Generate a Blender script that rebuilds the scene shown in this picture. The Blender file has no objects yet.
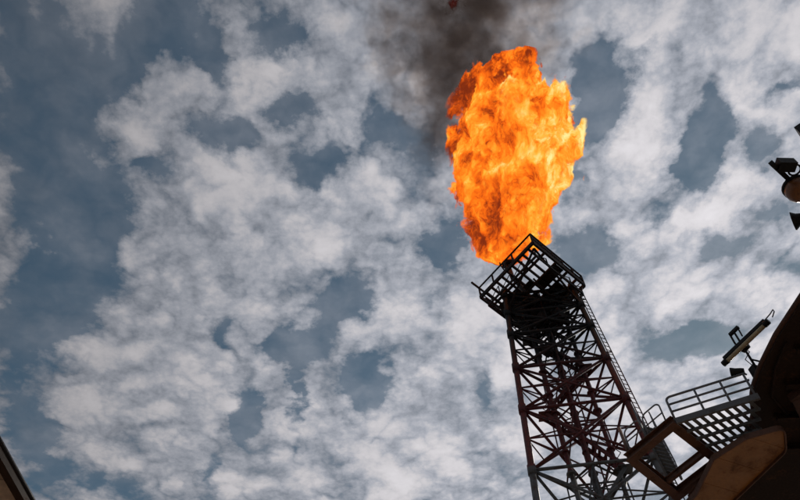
import bpy, math, random
from mathutils import Vector, Matrix, noise

random.seed(7)
scene = bpy.context.scene
COL = scene.collection

# ------------------------------------------------------------------ camera
PITCH, ROLL, EYE = math.radians(56.5), -0.07, Vector((0, 0, 1.7))
cam_data = bpy.data.cameras.new('camera')
cam_data.lens = 35.0
cam_data.sensor_width = 36.0
cam_data.clip_end = 60000
cam = bpy.data.objects.new('camera', cam_data)
COL.objects.link(cam)
_f = Vector((0, math.cos(PITCH), math.sin(PITCH)))
_u = Vector((0, -math.sin(PITCH), math.cos(PITCH)))
_x = Vector((1, 0, 0))
_cx = math.cos(ROLL) * _x + math.sin(ROLL) * _u
_cu = -math.sin(ROLL) * _x + math.cos(ROLL) * _u
cam.matrix_world = Matrix((
    (_cx.x, _cu.x, -_f.x, EYE.x),
    (_cx.y, _cu.y, -_f.y, EYE.y),
    (_cx.z, _cu.z, -_f.z, EYE.z),
    (0, 0, 0, 1)))
scene.camera = cam

# ------------------------------------------------------------------ view and render settings
vs = scene.view_settings
vs.view_transform = 'Standard'
vs.look = 'None'
vs.gamma = 1.0
vs.use_curve_mapping = False
vs.exposure = 0.0
scene.cycles.use_denoising = True
scene.cycles.max_bounces = 6
scene.cycles.use_adaptive_sampling = True
scene.cycles.adaptive_threshold = 0.02
scene.cycles.adaptive_min_samples = 12
scene.cycles.transparent_max_bounces = 16
scene.cycles.volume_step_rate = 1.0
scene.cycles.volume_max_steps = 512

# ------------------------------------------------------------------ sun: hidden behind the deck overhead at the right
SUN_DIR = Vector((0.434, 0.667, 0.606)).normalized()
SUN_EL = math.asin(SUN_DIR.z)
SUN_AZ = math.atan2(SUN_DIR.x, SUN_DIR.y)
sun_data = bpy.data.lights.new('sun', 'SUN')
sun_data.energy = 2.0
sun_data.angle = math.radians(1.5)
sun_data.color = (1.0, 0.93, 0.83)
sun = bpy.data.objects.new('sun', sun_data)
COL.objects.link(sun)
sun.rotation_euler = (-SUN_DIR).to_track_quat('-Z', 'Y').to_euler()
sun.location = SUN_DIR * 200

# ------------------------------------------------------------------ world: Nishita sky with a broken cloud layer
# gaps and thicker banks of the cloud layer: centre (x/z, y/z), turn, two radii, weight
SKY_GAPS = [
    (-0.477, 0.51, 1.85, 0.1238, 0.067, 1), (-0.463, 0.578, 1.96, 0.0899, 0.0537, 0.6), (-0.548, 0.711, 2.68, 0.1048, 0.0664, 0.75),
    (-0.585, 0.779, 2.89, 0.0745, 0.0566, 0.6), (-0.444, 0.327, 2.5, 0.122, 0.0967, 0.7), (-0.274, 0.284, 2.15, 0.0399, 0.0327, 0.9),
    (-0.229, 0.34, 1.54, 0.0451, 0.0213, 0.8), (-0.143, 0.319, -2.8, 0.0355, 0.0296, 0.75), (-0.23, 0.44, -2.95, 0.046, 0.0336, 0.85),
    (-0.136, 0.417, -2.9, 0.0351, 0.0221, 0.7), (-0.112, 0.501, 1.84, 0.0416, 0.0368, 0.8), (-0.013, 0.452, -2.71, 0.0334, 0.0332, 0.6),
    (-0.348, 0.489, 3.06, 0.0312, 0.022, 0.6), (-0.183, 0.83, 2.96, 0.0539, 0.036, 1), (-0.095, 0.767, 2.2, 0.0508, 0.0398, 0.85),
    (-0.076, 0.944, 1.72, 0.0755, 0.0385, 1.2), (-0.296, 0.986, 1.75, 0.0644, 0.0263, 1.1), (-0.199, 0.961, 1.7, 0.087, 0.0122, 0.6),
    (-0.295, 0.794, 1.88, 0.0297, 0.0225, 0.6), (-0.389, 1.137, 1.77, 0.0616, 0.0185, 0.5), (-0.665, 1.02, 1.92, 0.0899, 0.0376, 0.7),
    (-0.604, 1.143, -2.76, 0.1083, 0.0635, 0.5), (-0.678, 0.939, 1.96, 0.0999, 0.0493, 0.4), (0.289, 0.425, 1.63, 0.0717, 0.0367, 1.3),
    (0.349, 0.37, -3.02, 0.0299, 0.0136, 0.5), (0.454, 0.492, 1.48, 0.052, 0.0322, 1), (0.44, 0.554, 1.39, 0.0538, 0.0292, 1.1),
    (0.533, 0.529, 1.21, 0.0374, 0.0222, 0.8), (0.254, 0.576, 1.41, 0.0275, 0.0177, 0.5), (0.406, 0.637, 0.83, 0.0277, 0.0223, 0.6),
    (0.496, 0.69, 3.13, 0.0461, 0.029, 0.8), (0.296, 0.691, -2.82, 0.0581, 0.0442, 0.85), (0.544, 0.444, 2.85, 0.0335, 0.0129, 0.5),
    (0.571, 0.644, -2.89, 0.0353, 0.0208, 0.5), (0.482, 0.891, 3.08, 0.0806, 0.0344, 1), (0.564, 0.921, -2.67, 0.0412, 0.0299, 0.6),
    (0.046, 0.763, -3.01, 0.0356, 0.0242, 0.4), (0.134, 0.969, 1.52, 0.0434, 0.0246, 0.45), (0.065, 0.653, 1.57, 0.0477, 0.0277, 0.7),
    (0.606, 0.751, -2.82, 0.041, 0.0264, 0.4), (0.038, 0.51, 1.6, 0.0641, 0.0316, 0.35), (-0.335, 0.335, 2.01, 0.0566, 0.0248, 0.5),
]
SKY_BANKS = [
    (-0.545, 0.513, 1.94, 0.068, 0.0272, 0.15), (-0.586, 0.659, 2.38, 0.0457, 0.0356, 0.2), (0.072, 0.324, -3.04, 0.0784, 0.0527, 0.3),
    (0.19, 0.838, 1.17, 0.1332, 0.1142, 0.2), (0.345, 1.09, -2.8, 0.1728, 0.128, 0.3), (0.504, 0.468, 1.15, 0.0808, 0.0535, 0.25),
    (-0.306, 0.407, 2.84, 0.0582, 0.0482, 0.5), (-0.37, 0.444, 3.04, 0.0556, 0.0389, 0.5), (-0.204, 0.54, 3, 0.1167, 0.0991, 0.3),
    (-0.363, 0.767, 3.07, 0.1371, 0.1023, 0.35), (-0.553, 0.927, 2, 0.1105, 0.0741, 0.5), (-0.44, 0.891, 3.03, 0.1192, 0.0908, 0.3),
    (-0.103, 0.617, -3.1, 0.0678, 0.0534, 0.3), (-0.035, 0.356, -3.11, 0.0794, 0.0686, 0.35), (0.353, 0.503, 1.33, 0.0891, 0.0562, 0.4),
    (0.368, 0.638, -2.97, 0.0938, 0.0531, 0.35), (0.482, 0.781, -2.97, 0.1174, 0.06, 0.35), (0.347, 0.33, -3.06, 0.1989, 0.0524, 0.5),
    (0.498, 0.367, -2.87, 0.0838, 0.0529, 0.4), (0.107, 0.831, 1.52, 0.1295, 0.0831, 0.3), (-0.026, 1.106, 1.59, 0.1619, 0.1114, 0.3),
    (0.444, 0.999, -2.56, 0.116, 0.0912, 0.4), (0.556, 0.584, 1.25, 0.0535, 0.0287, 0.4),
]
world = bpy.data.worlds.new('World')
scene.world = world
world.use_nodes = True


class Graph:
    """small helper around a node tree"""
    def __init__(self, tree):
        self.t = tree
        tree.nodes.clear()

    def node(self, kind, **kw):
        n = self.t.nodes.new(kind)
        for k, v in kw.items():
            setattr(n, k, v)
        return n

    def put(self, sock, v):
        if v is None:
            return
        if isinstance(v, bpy.types.NodeSocket):
            self.t.links.new(v, sock)
        else:
            sock.default_value = v

    def math(self, op, a, b=None, c=None, clamp=False):
        n = self.node('ShaderNodeMath', operation=op, use_clamp=clamp)
        for i, v in enumerate((a, b, c)):
            self.put(n.inputs[i], v)
        return n.outputs[0]

    def vmath(self, op, a, b=None, scale=None):
        n = self.node('ShaderNodeVectorMath', operation=op)
        self.put(n.inputs[0], a)
        self.put(n.inputs[1], b)
        if scale is not None:
            self.put(n.inputs['Scale'], scale)
        return n.outputs['Value'] if op in ('LENGTH', 'DOT_PRODUCT', 'DISTANCE') else n.outputs['Vector']

    def noise(self, vec, scale, detail=4, rough=0.55, dist=0.0, lac=2.0, color=False):
        n = self.node('ShaderNodeTexNoise')
        self.put(n.inputs['Vector'], vec)
        n.inputs['Scale'].default_value = scale
        n.inputs['Detail'].default_value = detail
        n.inputs['Roughness'].default_value = rough
        n.inputs['Lacunarity'].default_value = lac
        n.inputs['Distortion'].default_value = dist
        return n.outputs['Color' if color else 'Fac']

    def remap(self, v, a, b, c=0.0, d=1.0, smooth=True):
        n = self.node('ShaderNodeMapRange', interpolation_type='SMOOTHSTEP' if smooth else 'LINEAR')
        self.put(n.inputs['Value'], v)
        for s, x in zip(('From Min', 'From Max', 'To Min', 'To Max'), (a, b, c, d)):
            self.put(n.inputs[s], x)
        return n.outputs['Result']

    def ramp(self, v, stops, interp='LINEAR'):
        n = self.node('ShaderNodeValToRGB')
        n.color_ramp.interpolation = interp
        e = n.color_ramp.elements
        while len(e) < len(stops):
            e.new(0.5)
        for el, (p, col) in zip(e, stops):
            el.position = p
            el.color = (*col, 1) if len(col) == 3 else col
        self.put(n.inputs['Fac'], v)
        return n.outputs['Color']

    def mix(self, fac, a, b, blend='MIX'):
        n = self.node('ShaderNodeMix', data_type='RGBA', blend_type=blend)
        self.put(n.inputs['Factor'], fac)
        self.put(n.inputs['A'], (*a, 1) if isinstance(a, tuple) else a)
        self.put(n.inputs['B'], (*b, 1) if isinstance(b, tuple) else b)
        return n.outputs['Result']


def build_world():
    g = Graph(world.node_tree)
    sky = g.node('ShaderNodeTexSky', sky_type='NISHITA')
    sky.sun_disc = False
    sky.sun_elevation = SUN_EL
    sky.sun_rotation = SUN_AZ
    sky.altitude = 30
    sky.air_density = 1.0
    sky.dust_density = 0.15
    sky.ozone_density = 1.6
    bg_sky = g.node('ShaderNodeBackground')
    g.put(bg_sky.inputs['Color'], g.vmath('MULTIPLY', sky.outputs[0], (0.90, 1.03, 0.87)))
    bg_sky.inputs['Strength'].default_value = SKY_STRENGTH

    d = g.vmath('NORMALIZE', g.node('ShaderNodeTexCoord').outputs['Generated'])
    sep = g.node('ShaderNodeSeparateXYZ')
    g.put(sep.inputs[0], d)
    dz = g.math('MAXIMUM', sep.outputs[2], 0.05)
    inv = g.math('DIVIDE', 1.0, dz)
    comb = g.node('ShaderNodeCombineXYZ')
    g.put(comb.inputs[0], g.math('MULTIPLY', sep.outputs[0], inv))
    g.put(comb.inputs[1], g.math('MULTIPLY', sep.outputs[1], inv))
    p = comb.outputs[0]
    # curl the outlines of gaps and banks
    w1 = g.vmath('SCALE', g.vmath('SUBTRACT', g.noise(p, 15.0, 5, 0.62, color=True), (0.5, 0.5, 0.5)), scale=0.11)
    q = g.vmath('ADD', p, w1)
    soft = g.vmath('ADD', p, g.vmath('SCALE', w1, scale=0.35))

    def blobs(table, gain):
        total = None
        for (cx, cy, a, s0, s1, w) in table:
            m = g.node('ShaderNodeMapping', vector_type='TEXTURE')
            g.put(m.inputs['Vector'], q)
            m.inputs['Location'].default_value = (cx, cy, 0)
            m.inputs['Rotation'].default_value = (0, 0, a)
            m.inputs['Scale'].default_value = (s0, s1, 1)
            r = g.remap(g.vmath('LENGTH', m.outputs[0]), 0.0, 1.7, w * gain, 0.0)
            total = r if total is None else g.math('ADD', total, r)
        return total
    gaps = blobs(SKY_GAPS, 0.95)
    banks = blobs(SKY_BANKS, 0.40)

    # billows: rounded puffs parted by thin creases, in three sizes
    def billow(scale, detail, vec=soft):
        n = g.noise(vec, scale, detail, 0.5)
        return g.math('ABSOLUTE', g.math('MULTIPLY_ADD', n, 4.0, -2.0))
    b1 = billow(7.0, 0.6)
    b2 = billow(15.0, 1.0)
    b3 = billow(36.0, 2.0)
    puff = g.math('MULTIPLY_ADD', b1, 0.50, g.math('MULTIPLY_ADD', b2, 0.33, g.math('MULTIPLY', b3, 0.16)))
    puff = g.math('SUBTRACT', g.math('MINIMUM', puff, 1.1), 0.42)
    mid = g.noise(soft, 6.5, 4, 0.55)
    fine = g.noise(p, 75.0, 4, 0.62)
    cov = g.math('MULTIPLY_ADD', g.math('SUBTRACT', mid, 0.5), 1.0, 0.73)
    cov = g.math('MULTIPLY_ADD', puff, 0.95, cov)
    cov = g.math('MULTIPLY_ADD', g.math('SUBTRACT', fine, 0.5), 0.36, cov)
    cov = g.math('ADD', g.math('SUBTRACT', cov, g.math('MINIMUM', gaps, 0.82)), banks)
    veil = g.math('MULTIPLY_ADD', puff, 0.22, g.remap(mid, 0.33, 0.66, 0.14, 0.48))
    alpha = g.math('MAXIMUM', g.remap(cov, 0.0, 0.62), veil)
    thick = g.remap(cov, 0.25, 1.2)

    # cloud light: brighter toward the sun, puffs light, creases and thin edges grey
    toward = g.vmath('DOT_PRODUCT', d, tuple(SUN_DIR))
    glow = g.remap(toward, 0.50, 1.0, 0.23, 0.68, smooth=False)
    shade = g.remap(thick, 0.0, 1.0, 0.70, 1.04)
    shade = g.math('MULTIPLY_ADD', puff, 0.36, shade)
    shade = g.math('MULTIPLY_ADD', g.math('SUBTRACT', fine, 0.5), 0.16, shade)
    lum = g.math('MULTIPLY', glow, shade)
    tint = g.mix(g.remap(shade, 0.65, 1.1), (0.88, 0.93, 1.06), (1.0, 0.97, 1.01))
    ccol = g.vmath('SCALE', tint, scale=lum)
    bg_cloud = g.node('ShaderNodeBackground')
    g.put(bg_cloud.inputs['Color'], ccol)
    bg_cloud.inputs['Strength'].default_value = CLOUD_STRENGTH
    mx = g.node('ShaderNodeMixShader')
    g.put(mx.inputs[0], alpha)
    g.put(mx.inputs[1], bg_sky.outputs[0])
    g.put(mx.inputs[2], bg_cloud.outputs[0])
    out = g.node('ShaderNodeOutputWorld')
    g.put(out.inputs['Surface'], mx.outputs[0])
    world.cycles.sampling_method = 'MANUAL'
    world.cycles.sample_map_resolution = 256


SKY_STRENGTH = 0.05
CLOUD_STRENGTH = 1.0
build_world()

# ------------------------------------------------------------------ materials
def paint(name, base, wear_or_glow, rough=0.55, metal=0.0, scale=2.5, amount=0.5, bump=0.15, streak=False, spec=0.5):
    m = bpy.data.materials.new(name)
    m.use_nodes = True
    g = Graph(m.node_tree)
    tc = g.node('ShaderNodeTexCoord').outputs['Object']
    vec = tc
    if streak:
        mp = g.node('ShaderNodeMapping')
        g.put(mp.inputs['Vector'], tc)
        mp.inputs['Scale'].default_value = (1, 1, 0.25)
        vec = mp.outputs[0]
    n1 = g.noise(vec, scale, 6, 0.65)
    n2 = g.noise(vec, scale * 7, 5, 0.6)
    f = g.remap(g.math('ADD', g.math('MULTIPLY', n1, 0.7), g.math('MULTIPLY', n2, 0.3)), 0.62 - 0.25 * amount, 0.80 - 0.2 * amount)
    tone = g.mix(g.remap(n2, 0.3, 0.7), tuple(0.82 * c for c in base), tuple(min(1, 1.12 * c) for c in base))
    col = g.mix(f, tone, wear_or_glow)
    b = g.node('ShaderNodeBsdfPrincipled')
    g.put(b.inputs['Base Color'], col)
    b.inputs['Metallic'].default_value = metal
    b.inputs['Specular IOR Level'].default_value = spec
    g.put(b.inputs['Roughness'], g.remap(f, 0, 1, rough, min(1, rough + 0.3)))
    bp = g.node('ShaderNodeBump')
    bp.inputs['Strength'].default_value = bump
    bp.inputs['Distance'].default_value = 0.02
    g.put(bp.inputs['Height'], n2)
    g.put(b.inputs['Normal'], bp.outputs[0])
    o = g.node('ShaderNodeOutputMaterial')
    g.put(o.inputs['Surface'], b.outputs[0])
    return m


def banded_paint(name):
    """tower paint in bands by height: weathered grey below, red oxide band, soot-blackened head"""
    m = bpy.data.materials.new(name)
    m.use_nodes = True
    g = Graph(m.node_tree)
    pos = g.node('ShaderNodeNewGeometry').outputs['Position']
    sep = g.node('ShaderNodeSeparateXYZ')
    g.put(sep.inputs[0], pos)
    n = g.noise(pos, 1.6, 6, 0.65)
    n2 = g.noise(pos, 9.0, 5, 0.6)
    h = g.math('ADD', sep.outputs[2], g.math('MULTIPLY', g.math('SUBTRACT', n, 0.5), 2.2))
    red = g.remap(sep.outputs[2], 29.25, 29.4)
    soot = g.remap(h, 35.0, 39.5)
    grey = g.mix(g.remap(n, 0.45, 0.62), (0.13, 0.14, 0.145), (0.07, 0.05, 0.04))
    redc = g.mix(g.remap(n2, 0.4, 0.65), (0.165, 0.028, 0.028), (0.06, 0.024, 0.024))
    col = g.mix(red, grey, redc)
    col = g.mix(soot, col, (0.018, 0.017, 0.018))
    b = g.node('ShaderNodeBsdfPrincipled')
    g.put(b.inputs['Base Color'], col)
    b.inputs['Roughness'].default_value = 0.6
    bp = g.node('ShaderNodeBump')
    bp.inputs['Strength'].default_value = 0.2
    bp.inputs['Distance'].default_value = 0.02
    g.put(bp.inputs['Height'], n2)
    g.put(b.inputs['Normal'], bp.outputs[0])
    o = g.node('ShaderNodeOutputMaterial')
    g.put(o.inputs['Surface'], b.outputs[0])
    return m


M_TOWER = banded_paint('tower_paint')
M_SOOT = paint('sooty_steel_warm_glow', (0.026, 0.023, 0.023), (0.10, 0.04, 0.026), 0.7, 0.0, 2.0, 0.55, spec=0.25)  # black is soot; the reddish patches paint the flame's warm glow into the colour
M_REDOX = paint('red_oxide_paint', (0.15, 0.022, 0.02), (0.05, 0.02, 0.015), 0.6, 0.0, 2.0, 0.5)
M_GREY = paint('grey_deck_paint', (0.15, 0.16, 0.17), (0.08, 0.055, 0.045), 0.6, 0.0, 3.0, 0.4)
M_GALV = paint('galvanised_rail', (0.20, 0.21, 0.23), (0.10, 0.08, 0.07), 0.5, 0.2, 5.0, 0.4)
M_BROWN = paint('brown_primer', (0.13, 0.06, 0.035), (0.05, 0.026, 0.018), 0.6, 0.0, 1.6, 0.5)
M_OCHRE = paint('ochre_underside', (0.33, 0.15, 0.04), (0.12, 0.055, 0.026), 0.5, 0.0, 0.9, 0.6)
M_BLACK = paint('black_bitumen', (0.034, 0.022, 0.017), (0.10, 0.052, 0.034), 0.7, 0.0, 1.3, 0.45, spec=0.12)
M_RUST = paint('rusty_fascia', (0.075, 0.035, 0.024), (0.17, 0.08, 0.045), 0.75, 0.0, 2.2, 0.5)
M_CREAM = paint('aged_diffuser', (0.55, 0.45, 0.28), (0.30, 0.22, 0.12), 0.4, 0.0, 4.0, 0.3)
M_RUBBER = paint('black_cap', (0.012, 0.012, 0.013), (0.03, 0.03, 0.03), 0.5, 0.0, 6.0, 0.3, spec=0.25)
M_SOFFIT = paint('soffit_panel', (0.42, 0.35, 0.30), (0.22, 0.17, 0.14), 0.7, 0.0, 1.8, 0.5)
M_DECK = paint('deck_coating', (0.32, 0.21, 0.13), (0.18, 0.11, 0.07), 0.8, 0.0, 0.6, 0.5)
M_LENS = paint('amber_dome', (0.22, 0.09, 0.03), (0.09, 0.035, 0.015), 0.35, 0.0, 5.0, 0.4)


# ------------------------------------------------------------------ mesh helpers (world coordinates in, local coordinates stored)
def root_loc(o):
    v = Vector((0, 0, 0))
    while o is not None:
        v += o.location
        o = o.parent
    return v


def link(name, verts, faces, mat, parent=None, loc=None, smooth=False):
    me = bpy.data.meshes.new(name)
    off = root_loc(parent) if parent else Vector((0, 0, 0))
    if loc is not None:
        off = off + (Vector(loc) - off)
    me.from_pydata([tuple(Vector(v) - off) for v in verts], [], faces)
    me.materials.append(mat)
    if smooth:
        me.polygons.foreach_set('use_smooth', [True] * len(me.polygons))
    me.update()
    o = bpy.data.objects.new(name, me)
    COL.objects.link(o)
    if parent:
        o.parent = parent
        if loc is not None:
            o.location = Vector(loc) - root_loc(parent)
    elif loc is not None:
        o.location = loc
    return o


def tag(o, label=None, cat=None, group=None, kind=None):
    if label:
        o['label'] = label
    if cat:
        o['category'] = cat
    if group:
        o['group'] = group
    if kind:
        o['kind'] = kind
    return o


def thing(name, loc, label, cat, group=None):
    e = bpy.data.objects.new(name, None)
    e.empty_display_size = 0.3
    e.location = loc
    COL.objects.link(e)
    return tag(e, label, cat, group)


def frame_axes(a, b, hint=(0, 0, 1)):
    w = (Vector(b) - Vector(a)).normalized()
    h = Vector(hint)
    if abs(w.dot(h)) > 0.98:
        h = Vector((1, 0, 0))
    u = w.cross(h).normalized()
    return u, u.cross(w).normalized(), w


def tube(a, b, r0, r1=None, n=8):
    r1 = r0 if r1 is None else r1
    u, v, w = frame_axes(a, b)
    vs_, fs = [], []
    for p, r in ((Vector(a), r0), (Vector(b), r1)):
        for i in range(n):
            t = 2 * math.pi * i / n
            vs_.append(p + u * (r * math.cos(t)) + v * (r * math.sin(t)))
    for i in range(n):
        j = (i + 1) % n
        fs.append((i, j, n + j, n + i))
    fs.append(tuple(range(n - 1, -1, -1)))
    fs.append(tuple(range(n, 2 * n)))
    return vs_, fs


def bar(a, b, wid, hei, hint=(0, 0, 1)):
    """rectangular bar: wid sideways, hei along the hint"""
    u, v, w = frame_axes(a, b, hint)
    vs_ = []
    for p in (Vector(a), Vector(b)):
        for su, sv in ((-1, -1), (1, -1), (1, 1), (-1, 1)):
            vs_.append(p + u * (su * wid / 2) + v * (sv * hei / 2))
    fs = [(0, 1, 5, 4), (1, 2, 6, 5), (2, 3, 7, 6), (3, 0, 4, 7), (3, 2, 1, 0), (4, 5, 6, 7)]
    return vs_, fs


def ibeam(a, b, wid, hei, t=0.035):
    u, v, w = frame_axes(a, b)
    W, H = wid / 2, hei / 2
    prof = [(-W, -H), (W, -H), (W, -H + t), (t / 2, -H + t), (t / 2, H - t), (W, H - t), (W, H), (-W, H), (-W, H - t), (-t / 2, H - t), (-t / 2, -H + t), (-W, -H + t)]
    n = len(prof)
    vs_ = [Vector(p) + u * x + v * y for p in (a, b) for x, y in prof]
    fs = [(i, (i + 1) % n, n + (i + 1) % n, n + i) for i in range(n)]
    fs += [tuple(range(n - 1, -1, -1)), tuple(range(n, 2 * n))]
    return vs_, fs


def pipe(points, r, n=8, closed=False):
    pts = [Vector(p) for p in points]
    m = len(pts)
    vs_, fs = [], []
    prev = None
    for k, p in enumerate(pts):
        if closed:
            d = pts[(k + 1) % m] - pts[k - 1]
        else:
            d = pts[min(k + 1, m - 1)] - pts[max(k - 1, 0)]
        d.normalize()
        if prev is None:
            h = Vector((0, 0, 1)) if abs(d.z) < 0.95 else Vector((1, 0, 0))
            u = d.cross(h).normalized()
        else:
            u = (prev - d * prev.dot(d)).normalized()
        prev = u
        v = d.cross(u)
        for i in range(n):
            t = 2 * math.pi * i / n
            vs_.append(p + u * (r * math.cos(t)) + v * (r * math.sin(t)))
    segs = m if closed else m - 1
    for k in range(segs):
        a, b = k * n, ((k + 1) % m) * n
        for i in range(n):
            j = (i + 1) % n
            fs.append((a + i, a + j, b + j, b + i))
    if not closed:
        fs.append(tuple(range(n - 1, -1, -1)))
        fs.append(tuple(range((m - 1) * n, m * n)))
    return vs_, fs


def prism(poly, z0, z1):
    n = len(poly)
    vs_ = [Vector((x, y, z0)) for x, y in poly] + [Vector((x, y, z1)) for x, y in poly]
    fs = [(i, (i + 1) % n, n + (i + 1) % n, n + i) for i in range(n)]
    fs += [tuple(range(n - 1, -1, -1)), tuple(range(n, 2 * n))]
    return vs_, fs


def ccw(poly):
    a = sum(poly[i][0] * poly[(i + 1) % len(poly)][1] - poly[(i + 1) % len(poly)][0] * poly[i][1] for i in range(len(poly)))
    return poly if a > 0 else poly[::-1]


def merge(*parts):
    vs_, fs = [], []
    for v, f in parts:
        o = len(vs_)
        vs_ += list(v)
        fs += [tuple(i + o for i in q) for q in f]
    return vs_, fs


def box(c, sx, sy, sz, rz=0.0):
    c = Vector(c)
    ca, sa = math.cos(rz), math.sin(rz)
    vs_ = []
    for z in (-sz / 2, sz / 2):
        for x, y in ((-sx / 2, -sy / 2), (sx / 2, -sy / 2), (sx / 2, sy / 2), (-sx / 2, sy / 2)):
            vs_.append(c + Vector((ca * x - sa * y, sa * x + ca * y, z)))
    fs = [(3, 2, 1, 0), (4, 5, 6, 7), (0, 1, 5, 4), (1, 2, 6, 5), (2, 3, 7, 6), (3, 0, 4, 7)]
    return vs_, fs


def lathe(base, axis, prof, n=20):
    """prof: (along, radius) pairs"""
    u, v, w = frame_axes(base, Vector(base) + Vector(axis))
    vs_, fs = [], []
    for s, r in prof:
        for i in range(n):
            t = 2 * math.pi * i / n
            vs_.append(Vector(base) + w * s + u * (r * math.cos(t)) + v * (r * math.sin(t)))
    for k in range(len(prof) - 1):
        for i in range(n):
            j = (i + 1) % n
            fs.append((k * n + i, k * n + j, (k + 1) * n + j, (k + 1) * n + i))
    fs.append(tuple(range(n - 1, -1, -1)))
    fs.append(tuple(range((len(prof) - 1) * n, len(prof) * n)))
    return vs_, fs


def part(name, geo, mat, parent, smooth=False):
    return link(name, geo[0], geo[1], mat, parent, smooth=smooth)


def lerp(a, b, t):
    return Vector(a) * (1 - t) + Vector(b) * t


def clip_line(poly, p, d):
    """interval of p + t*d inside the convex counter-clockwise polygon"""
    t0, t1 = -1e9, 1e9
    n = len(poly)
    for i in range(n):
        ax, ay = poly[i]
        bx, by = poly[(i + 1) % n]
        nx, ny = -(by - ay), bx - ax
        num = nx * (ax - p[0]) + ny * (ay - p[1])
        den = nx * d[0] + ny * d[1]
        if abs(den) < 1e-9:
            if num > 0:
                return None
            continue
        t = num / den
        if den > 0:
            t0 = max(t0, t)
        else:
            t1 = min(t1, t)
    return (t0, t1) if t1 - t0 > 0.05 else None


# ------------------------------------------------------------------ setting: sea and ship deck (both below the frame)
def disc(name, z, r, mat, n=64, centre=(0, 0)):
    vs_ = [(centre[0] + r * math.cos(2 * math.pi * i / n), centre[1] + r * math.sin(2 * math.pi * i / n), z) for i in range(n)]
    return link(name, vs_, [tuple(range(n))], mat)


def water_material():
    m = bpy.data.materials.new('sea_water')
    m.use_nodes = True
    g = Graph(m.node_tree)
    pos = g.node('ShaderNodeNewGeometry').outputs['Position']
    b = g.node('ShaderNodeBsdfPrincipled')
    b.inputs['Base Color'].default_value = (0.01, 0.03, 0.045, 1)
    b.inputs['Roughness'].default_value = 0.12
    bp = g.node('ShaderNodeBump')
    bp.inputs['Strength'].default_value = 0.7
    bp.inputs['Distance'].default_value = 0.6
    g.put(bp.inputs['Height'], g.noise(pos, 0.12, 6, 0.6))
    g.put(b.inputs['Normal'], bp.outputs[0])
    o = g.node('ShaderNodeOutputMaterial')
    g.put(o.inputs['Surface'], b.outputs[0])
    return m


tag(disc('sea', -16.0, 40000, water_material()), kind='structure')
dv, df = prism(ccw([(-22, -60), (26, -60), (26, 70), (-22, 70)]), -14.0, 0.0)
tag(link('ship_deck', dv, df, M_DECK), kind='structure')

# ------------------------------------------------------------------ flare tower
TC = Vector((9.309, 32.479, 0))
TROT = 0.727
TCA, TSA = math.cos(TROT), math.sin(TROT)


def half(z):
    return 1.826 + 0.04 * (40 - z)


def tp(x, y, z):
    """tower frame to world"""
    return Vector((TC.x + TCA * x - TSA * y, TC.y + TSA * x + TCA * y, z))


LEGS = {'left': (-1, 1, 0.0), 'right': (1, -1, 0.0), 'far': (1, 1, 0.5)}


def leg_at(name, z):
    sx, sy, o = LEGS[name]
    return tp(sx * half(z), sy * half(z), z) + Vector((o, 0, 0))


tower = thing('flare_tower', TC, 'tall red and sooty black lattice tower carrying the flame, with a railed square top', 'flare tower')
LEVELS = [0.0, 5.2, 10.2, 15.0, 19.8, 24.6, 29.2, 33.6, 37.1, 40.3, 42.5, 44.45]
for nm in LEGS:
    part('leg', tube(leg_at(nm, 0.0), leg_at(nm, 44.45), 0.23, 0.165, 12), M_TOWER, tower, True)
ring = ['left', 'right', 'far']


def mid_of(a, b, z):
    return lerp(leg_at(a, z), leg_at(b, z), 0.5)


for k, z in enumerate(LEVELS):
    for i in range(3):
        a, b = ring[i], ring[(i + 1) % 3]
        if 0 < k:
            part('girt', tube(leg_at(a, z), leg_at(b, z), 0.095), M_TOWER, tower, True)
        if k + 1 < len(LEVELS):
            z1 = LEVELS[k + 1]
            part('brace', tube(leg_at(a, z), leg_at(b, z1), 0.09), M_TOWER, tower, True)
            part('brace', tube(leg_at(b, z), leg_at(a, z1), 0.08), M_TOWER, tower, True)
            if k > 3:
                # light sub-bracing from the crossing to the girts and legs
                zm = (z + z1) / 2
                c = (leg_at(a, z) + leg_at(b, z) + leg_at(a, z1) + leg_at(b, z1)) / 4
                part('sub_brace', tube(c, mid_of(a, b, z1), 0.045, n=6), M_TOWER, tower, True)
                part('sub_girt', tube(leg_at(a, zm), leg_at(b, zm), 0.055, n=6), M_TOWER, tower, True)
                part('sub_brace', tube(lerp(leg_at(a, z), leg_at(b, z1), 0.25), leg_at(a, zm), 0.045, n=6), M_TOWER, tower, True)
                part('sub_brace', tube(lerp(leg_at(b, z), leg_at(a, z1), 0.25), leg_at(b, zm), 0.045, n=6), M_TOWER, tower, True)
    if 3 < k < len(LEVELS) - 1:
        z1 = LEVELS[k + 1]
        ms0 = [mid_of(ring[i], ring[(i + 1) % 3], z) for i in range(3)]
        ms1 = [mid_of(ring[i], ring[(i + 1) % 3], z1) for i in range(3)]
        for i in range(3):
            part('inner_brace', tube(ms0[i], ms1[(i + 1) % 3], 0.05, n=6), M_TOWER, tower, True)
            part('inner_brace', tube(leg_at(ring[i], (z + z1) / 2), ms1[(i + 1) % 3], 0.045, n=6), M_TOWER, tower, True)
    if k > 3:
        ms = [mid_of(ring[i], ring[(i + 1) % 3], z) for i in range(3)]
        for i in range(3):
            part('plan_brace', tube(ms[i], ms[(i + 1) % 3], 0.06), M_TOWER, tower, True)
        for nm in LEGS:
            p = leg_at(nm, z)
            q = leg_at(nm, z + 1)
            d = (q - p).normalized()
            part('joint_collar', tube(p - d * 0.32, p + d * 0.32, 0.24, n=12), M_TOWER, tower, True)

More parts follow.
